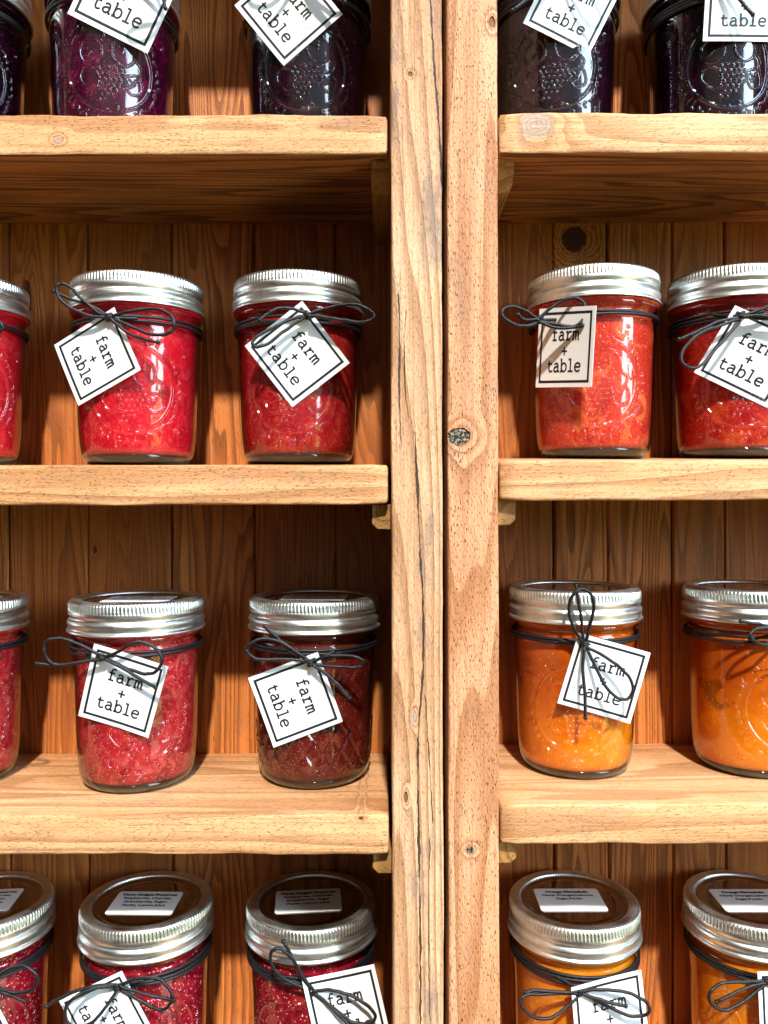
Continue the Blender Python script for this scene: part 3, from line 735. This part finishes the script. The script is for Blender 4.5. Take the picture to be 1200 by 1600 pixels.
def make_cord(root, loc, knot, curves, zk, seed, turns=2):
    """two turns round the neck, a knot in front and the bow; curves are photo points floating just in front of the jar"""
    vs = []; fs = []; rr_ = random.Random(seed)
    zj = loc.y
    inv = Matrix.Translation(-loc)
    K = P(knot[0], knot[1], zk)-loc
    kh = K.z
    for i in range(turns):
        h = .0750-.0017*i+rr_.uniform(-.0002, .0002); tl = rr_.uniform(-.0008, .0008)
        tube(ring_pts(.0345 if i == 0 else .0346, h, tl, rr_.uniform(0, 6), 0), RC, vs, fs, closed=True, m=8)
    # short bridge from the neck turns to the knot
    aK = math.atan2(K.x, -K.y)
    for s in (-1, 1):
        a = aK+s*.35
        tube(catmull([(.0350*math.sin(a), -.0350*math.cos(a), .0742), ((.0362)*math.sin(aK+s*.16), -.0362*math.cos(aK+s*.16), (.0742+kh)/2), tuple(K+Vector((0, .0012, 0)))], 6), RC, vs, fs)
    # knot: a few tight coils
    for s in range(3):
        a0 = rr_.uniform(0, 3); cc = K+Vector((rr_.uniform(-.0004, .0004), -.0004, (s-1)*.0009))
        pts = [cc+Vector((.0014*math.cos(t)*math.cos(a0*.3), .0011*math.sin(t), .0007*math.cos(t+a0))) for t in [2*math.pi*i/14 for i in range(14)]]
        tube(pts, RC*.95, vs, fs, closed=True, m=7)
    for ci, (kind, pts) in enumerate(curves):
        N = len(pts); p3 = []
        for i, (px, py) in enumerate(pts):
            f = i/(N-1)
            lift = (math.sin(math.pi*f)*(.0045+.001*(ci % 2)) if kind == 'loop' else .0032*f+(.0005*ci))
            z = zk-.0005-lift
            p3.append(P(px, py, z)-loc)
        c = catmull(p3, 7)
        # small wobble so that the cord is not a perfect curve
        c = [p+Vector((0, .0003*hash_noise(i*.35, seed+ci), .00022*hash_noise(i*.5, seed+ci+50))) for i, p in enumerate(c)]
        tube(c, RC, vs, fs, m=8)
        if kind == 'tail':                         # frayed, fused end
            e = c[-1]; d = (c[-1]-c[-3]).normalized()
            tube([e-d*.0004, e+d*.0003, e+d*.0011], lambda i: (RC*1.0, RC*1.45, RC*1.1)[i], vs, fs, m=7)
            for q in range(4):
                dd = (d+Vector((rr_.uniform(-.7, .7), rr_.uniform(-.3, .3), rr_.uniform(-.7, .7)))).normalized()
                tube([e+d*.0008, e+d*.0008+dd*.0013], lambda i: (.00012, .00004)[i], vs, fs, m=4)
    return link('cord', mesh('cord', vs, fs), M_cord, root)
def zoomed(x0, y0, s, *curves): return [(k, [(x0+a/s, y0+b_/s) for a, b_ in pts]) for k, pts in curves]
def make_jar(label, cx, z, h, jamm, knot, curves, med=0., quilt=False, sticker=None, group=None, turns=2, seed=0, taglabel=None, tagc=None, slope=(0, 0), curl=0., jamcat='jam jar', lean=0.):
    X = (cx-600)*z/F/1.0066
    loc = Vector((X, z, h+.0001))
    rot = -math.atan2(X, z)+med
    root = empty('jam_jar', loc, 0); tag(root, label, jamcat, group)
    g = link('glass_jar', G_quilt if quilt else G_mason, M_glass, root); g.rotation_euler = (0, 0, rot)
    f = link('glass_foot', foot, M_glassbase, root)
    j = link('jam', Jm.copy() if not JM.get(jamm.name) else JM[jamm.name], None, root)
    if not JM.get(jamm.name): JM[jamm.name] = j.data; j.data.materials.clear(); j.data.materials.append(jamm)
    j.rotation_euler = (0, 0, rot)
    b_ = link('screw_band', B_mesh, M_band, root); b_.rotation_euler = (0, 0, random.uniform(0, 6))
    d = link('lid_disc', D_mesh, M_lid, root); d.rotation_euler = (0, 0, random.uniform(0, 6))
    if sticker: lid_label(d, sticker[0], sticker[1]-d.rotation_euler.z, tuple(Matrix.Rotation(-d.rotation_euler.z, 2) @ Vector(sticker[2])))
    zk = z-.0398
    make_cord(root, loc, knot, curves, zk, seed, turns)
    if tagc: make_tag(taglabel, tagc, z-.0378, slope, curl)
    return root
JM = {}
def generic(kx, ky):                              # an ordinary bow
    o = lambda pts: [(kx+a, ky+b_) for a, b_ in pts]
    return [('loop', o([(0, 0), (-25, -15), (-60, -18), (-78, 2), (-55, 14), (-20, 6), (0, 0)])), ('loop', o([(0, 0), (25, -12), (62, -12), (80, 6), (55, 18), (22, 8), (0, 0)])),
            ('tail', o([(0, 0), (-20, 16), (-45, 32)])), ('tail', o([(0, 0), (22, 20), (50, 38)]))]
def gtag(kx, ky, ang, s=120):
    a = math.radians(ang); u = Vector((math.cos(a), math.sin(a)))*s; v = Vector((-math.sin(a), math.cos(a)))*s
    TL = Vector((kx, ky))-(u+v)*.085
    return [tuple(TL), tuple(TL+u), tuple(TL+u+v), tuple(TL+v)]
G1 = 'dark berry jars on the top shelves'; G2 = 'red jam jars on the second shelves'; G3 = 'jam jars on the third shelves'; G4 = 'jam jars on the bottom shelves'
# row 1 (cut by the top of the picture)
h1L, h1R = fz(178), fz(176)
ZJ = .4495
make_jar('almost black berry jar cut by the left picture edge on the top shelf', -62, ZJ, h1L, J_black, (-75, -30), generic(-75, -30), 0, group=G1, seed=1, taglabel=None)
make_jar('magenta-purple berry jam jar on the top left shelf, its tag tilted clockwise', 176, ZJ, h1L, J_berry, (252, -22), zoomed(60, 0, 4.615, ('tail', [(886, -100), (905, -20), (922, 50)]), ('loop', [(886, -100), (800, -160), (640, -150), (600, -80), (720, -40), (886, -100)]), ('loop', [(886, -100), (960, -160), (1080, -160), (1090, -90), (980, -70), (886, -100)])), -.06,
    group=G1, seed=2, taglabel='tag on the magenta-purple jar, hanging from its upper right, top left shelf', tagc=[(167, -108), (292, -47), (232, 83), (107, 20)], slope=(.15, .13))
make_jar('dark purple berry jam jar on the top left shelf next to the cracked post', 481, ZJ, h1L, J_black, (466, -55), generic(466, -55)+[('tail', [(466, -55), (510, -25), (540, 2)])], -.04,
    group=G1, seed=3, taglabel='diamond-turned tag on the dark purple jar by the post, top left shelf', tagc=[(460, -73), (537, 22), (445, 103), (368, 8)], slope=(.0, .13), curl=.001)
make_jar('black-purple berry jam jar on the top right shelf beside the front post', 868, ZJ, h1R, J_black, (880, -52), generic(880, -52)+[('tail', [(880, -52), (840, -14), (803, 16)])], 0,
    group=G1, seed=4, turns=2, taglabel='slanting tag on the black-purple jar next to the front post, top right shelf', tagc=[(873, -73), (975, -19), (921, 88), (819, 36)], slope=(.2, .13))
make_jar('black-purple berry jam jar cut by the right picture edge on the top shelf', 1113, ZJ, h1R, J_black, (1122, -42), generic(1122, -42)+[('tail', [(1122, -42), (1150, -8), (1177, 24)])], .35,
    group=G1, seed=5, turns=3, taglabel='upright tag on the dark berry jar cut by the right picture edge, top shelf', tagc=[(1108, -57), (1228, -55), (1222, 66), (1100, 65)], slope=(.2, .13))
# row 2
h2L = fz(726)+.05*(ZJ-ZF)-.0004; h2R = fz(720)+.07*(ZJ-ZF)-.0006
make_jar('bright strawberry jam jar cut by the left picture edge, second shelf', -66, ZJ, h2L, J_straw, (-75, 505), generic(-75, 505), .1, group=G2, seed=6)
make_jar('bright strawberry jam jar on the second left shelf, its tag hanging left of centre', 214, ZJ, h2L, J_straw, (172, 495), zoomed(60, 400, 4.286,
    ('loop', [(480, 405), (390, 365), (300, 290), (210, 200), (150, 178), (122, 215), (150, 285), (230, 350), (350, 395), (480, 410)]), ('tail', [(480, 400), (330, 320), (200, 275), (110, 235)]),
    ('loop', [(480, 405), (600, 370), (780, 350), (880, 385), (912, 450), (880, 512), (780, 525), (650, 480), (500, 410)]), ('tail', [(480, 410), (600, 510), (700, 550), (800, 575)])), -.12,
    group=G2, seed=7, taglabel='tag with text running steeply downwards, left of centre on the bright strawberry jar', tagc=[(178, 479), (220, 577), (122, 633), (85, 538)], slope=(-.25, .13))
make_jar('deeper red strawberry jam jar on the second left shelf next to the cracked post', 466, ZJ, h2L, J_straw2, (481, 492), zoomed(340, 400, 4.286,
    ('loop', [(605, 395), (480, 430), (350, 490), (260, 545), (235, 585), (270, 607), (350, 580), (450, 500), (605, 400)]), ('tail', [(605, 385), (500, 352), (400, 352), (330, 390), (288, 425)]),
    ('loop', [(605, 390), (700, 360), (820, 330), (930, 325), (1030, 370), (1052, 410), (1010, 437), (900, 440), (760, 415), (620, 400)]), ('tail', [(605, 400), (700, 405), (820, 425), (960, 445)])), -.13,
    group=G2, seed=8, turns=3, taglabel='diamond-turned tag on the deeper red strawberry jar beside the post', tagc=[(473, 470), (547, 567), (457, 636), (383, 540)], slope=(.05, .13), curl=.0012)
make_jar('orange-red jam jar with peach chunks on the second right shelf beside the post', 929, ZJ, h2R, J_peach, (842, 500), zoomed(780, 390, 2.857,
    ('loop', [(178, 315), (120, 275), (60, 255), (20, 268), (18, 300), (70, 335), (120, 342), (178, 325)]), ('tail', [(178, 310), (120, 316), (88, 295)]),
    ('loop', [(178, 310), (250, 250), (320, 218), (372, 232), (390, 280), (372, 320), (330, 345), (260, 335), (178, 320)]), ('tail', [(178, 325), (260, 350), (340, 348), (368, 342)])), .06,
    group=G2, seed=9, taglabel='upright narrow tag on the orange-red peach jar, second right shelf', tagc=[(843, 483), (932, 478), (924, 605), (837, 606)], slope=(-.85, .1))
make_jar('deep red jam jar cut by the right picture edge, second shelf', 1152, ZJ, h2R, J_peach2, (1157, 494), zoomed(780, 390, 2.857,
    ('tail', [(1078, 305), (980, 325), (900, 362), (806, 402)]), ('loop', [(1078, 310), (1010, 335), (900, 375), (830, 440), (815, 500), (860, 532), (915, 508), (980, 430), (1078, 320)]),
    ('loop', [(1078, 300), (1150, 278), (1230, 250), (1300, 262), (1300, 300), (1200, 312), (1078, 305)]), ('tail', [(1078, 300), (1180, 300), (1290, 320)])), .15,
    group=G2, seed=10, turns=3, taglabel='tilted tag on the deep red jar cut by the right picture edge, second shelf', tagc=[(1150, 478), (1262, 530), (1200, 639), (1085, 583)], slope=(-.1, .13))
# row 3
h3L, h3R = fz(1273), fz(1257)
RT = ['Strawberry Rhubarb', 'Preserves', 'Strawberries, Rhubarb, Sugar']
make_jar('rose red seedy jam jar cut by the left picture edge, third shelf', -70, .447, h3L, J_rhub, (-80, 1020), generic(-80, 1020), 0, group=G3, seed=11, sticker=(RT, -.1, (0, .002)))
make_jar('rose red seedy jam jar in the middle of the third left shelf', 212, .444, h3L, J_rhub, (158, 1026), zoomed(40, 900, 4.,
    ('loop', [(475, 500), (350, 430), (240, 390), (160, 388), (115, 430), (125, 500), (170, 543), (260, 548), (475, 515)]), ('tail', [(475, 510), (300, 540), (150, 552), (72, 542)]),
    ('loop', [(480, 505), (560, 480), (640, 430), (720, 413), (800, 440), (848, 500), (840, 560), (790, 605), (720, 605), (620, 570), (500, 510)]), ('tail', [(490, 515), (600, 570), (700, 630), (805, 690)])), .02,
    group=G3, seed=12, sticker=(RT, .03, (.001, .0)), taglabel='slightly tilted tag on the rose red jar, third left shelf', tagc=[(148, 1004), (262, 1041), (232, 1151), (122, 1117)], slope=(-.12, .13))
make_jar('dark brownish red jam in a diamond-quilted jar beside the post, third left shelf', 490, .4495, h3L, J_plum, (486, 1036), zoomed(360, 900, 4.573,
    ('loop', [(575, 620), (500, 560), (400, 497), (300, 452), (200, 452), (130, 490), (112, 530), (160, 580), (250, 597), (400, 592), (575, 615)]), ('tail', [(575, 620), (480, 560), (380, 490), (310, 420), (246, 360)]),
    ('loop', [(580, 620), (660, 580), (780, 566), (880, 573), (945, 605), (940, 642), (870, 652), (740, 645), (590, 630)]), ('tail', [(580, 630), (660, 680), (760, 770), (845, 870)])), 0, quilt=True,
    group=G3, seed=13, sticker=(RT, -.05, (.0, .001)), taglabel='tag with text running steeply downwards on the dark quilted jar, third left shelf', tagc=[(496, 1018), (535, 1127), (427, 1167), (387, 1059)], slope=(-.03, .13))
make_jar('orange marmalade jar with an upright cord bow beside the post, third right shelf', 899, .4495, h3R, J_oran, (913, 1009), zoomed(770, 890, 4.138,
    ('loop', [(590, 490), (540, 410), (495, 300), (500, 200), (540, 140), (590, 128), (637, 170), (652, 250), (630, 350), (600, 480)]), ('tail', [(585, 480), (573, 340), (555, 220), (538, 108)]),
    ('loop', [(600, 500), (680, 540), (800, 620), (880, 700), (903, 780), (870, 838), (800, 830), (730, 760), (680, 670), (610, 520)]), ('tail', [(590, 500), (580, 650), (592, 800), (595, 955)])), .05,
    group=G3, seed=14, taglabel='tag under an upright bow on the orange marmalade jar, third right shelf', tagc=[(903, 989), (1016, 1021), (983, 1131), (870, 1099)], slope=(.1, .13))
make_jar('orange marmalade jar with brown peel cut by the right picture edge, third shelf', 1176, .4495, h3R, J_oran, (1215, 992), zoomed(1020, 890, 4.573,
    ('tail', [(892, 462), (800, 405), (700, 385), (632, 374)]), ('loop', [(892, 465), (823, 427), (740, 430), (695, 467), (715, 510), (800, 540), (892, 480)]), ('loop', [(892, 465), (960, 430), (1060, 430), (1080, 490), (1000, 520), (892, 470)])), .62,
    group=G3, seed=15)
# row 4 (cut by the bottom of the picture)
h4 = -.3195
TA = ['Three Amigos Preserves', 'Raspberries, Cherries,', 'Strawberries, Sugar,', 'Pectin, Lemon Juice']; OM = ['Orange Marmalade', 'Navel Oranges,Lemons,', 'Sugar,Pectin']
make_jar('raspberry red jam jar cut by the left picture edge, bottom shelf', -28, ZJ, h4, J_rasp, (-20, 1530), zoomed(0, 1340, 3.333,
    ('loop', [(-67, 633), (0, 600), (60, 570), (130, 565), (180, 600), (187, 645), (150, 690), (90, 700), (0, 680), (-67, 650)]), ('tail', [(-67, 640), (0, 690), (60, 715), (116, 738)]), ('loop', [(-67, 633), (-150, 600), (-240, 610), (-240, 680), (-150, 680), (-67, 640)])), 0,
    group=G4, seed=16, turns=3, sticker=(TA, .08, (-.002, .001)), taglabel='tag on the raspberry jar cut by the lower left picture corner', tagc=[(-32, 1518), (22, 1622), (-84, 1676), (-138, 1572)], slope=(.1, .05))
make_jar('raspberry red jam jar with a loosely tied bow, middle of the bottom left shelf', 226, ZJ, h4, J_rasp, (181, 1541), zoomed(0, 1340, 3.333,
    ('tail', [(603, 660), (500, 663), (400, 687), (300, 732), (240, 768)]), ('loop', [(603, 668), (480, 680), (390, 720), (338, 780), (345, 850), (400, 885), (480, 850), (550, 770), (603, 690)]),
    ('loop', [(610, 665), (700, 630), (800, 625), (860, 660), (892, 720), (870, 775), (820, 790), (750, 755), (620, 680)]), ('tail', [(610, 665), (720, 700), (820, 725), (900, 740)])), .1,
    group=G4, seed=17, turns=3, sticker=(TA, -.02, (-.0005, -.002)), taglabel='tag with text running downwards on the middle raspberry jar, bottom left shelf', tagc=[(188, 1517), (240, 1615), (142, 1664), (90, 1562)], slope=(-.15, .0))
make_jar('raspberry red jam jar beside the cracked post, half shaded on the bottom shelf', 484, ZJ, h4, J_rasp, (489, 1549), zoomed(360, 1340, 4.615,
    ('loop', [(595, 965), (510, 870), (470, 770), (410, 695), (340, 652), (288, 680), (288, 760), (340, 840), (430, 900), (580, 960)]), ('tail', [(590, 950), (520, 860), (450, 740), (378, 605)]),
    ('loop', [(600, 960), (720, 955), (850, 990), (970, 1060), (1035, 1130), (1020, 1180), (960, 1200), (860, 1180), (740, 1090), (600, 980)]), ('tail', [(600, 975), (700, 1060), (800, 1160), (880, 1230)])), -.35,
    group=G4, seed=18, turns=3, sticker=(TA, .10, (-.0015, .0)), taglabel='tag rising to the right on the raspberry jar beside the post, bottom shelf', tagc=[(470, 1531), (583, 1507), (610, 1623), (496, 1650)], slope=(.2, .0))
make_jar('bright orange marmalade jar beside the post on the bottom right shelf', 897, ZJ, h4, J_oran2, (905, 1551), zoomed(770, 1340, 2.79,
    ('tail', [(375, 582), (300, 588), (200, 580), (140, 587)]), ('loop', [(375, 600), (300, 668), (230, 705), (160, 690), (118, 640), (130, 603), (200, 598), (375, 592)]),
    ('loop', [(375, 585), (470, 578), (580, 590), (660, 630), (677, 670), (640, 695), (560, 680), (400, 600)]), ('tail', [(380, 595), (480, 625), (572, 650)])), 0,
    group=G4, seed=19, turns=3, sticker=(OM, .0, (-.002, .0005)), taglabel='tag rising to the right on the bright orange jar, bottom right shelf', tagc=[(890, 1543), (1000, 1516), (1013, 1632), (900, 1658)], slope=(.15, .0), curl=.002)
make_jar('bright orange marmalade jar cut by the right picture edge, bottom shelf', 1176, ZJ, h4, J_oran2, (1195, 1532), zoomed(770, 1340, 2.79,
    ('loop', [(1190, 540), (1100, 545), (1000, 550), (943, 592), (950, 642), (1010, 667), (1090, 630), (1190, 550)]), ('tail', [(1190, 545), (1080, 580), (974, 632)]),
    ('loop', [(1190, 540), (1250, 530), (1330, 540), (1340, 590), (1280, 600), (1190, 550)])), 0,
    group=G4, seed=20, turns=3, sticker=(OM, .0, (-.001, -.0005)), taglabel='upright tag cut by the right picture edge, bottom right shelf', tagc=[(1181, 1519), (1293, 1517), (1292, 1632), (1187, 1636)], slope=(.1, .0))

S.render.engine = 'CYCLES'
S.cycles.max_bounces = 10; S.cycles.transparent_max_bounces = 16
S.cycles.caustics_reflective = False; S.cycles.caustics_refractive = False
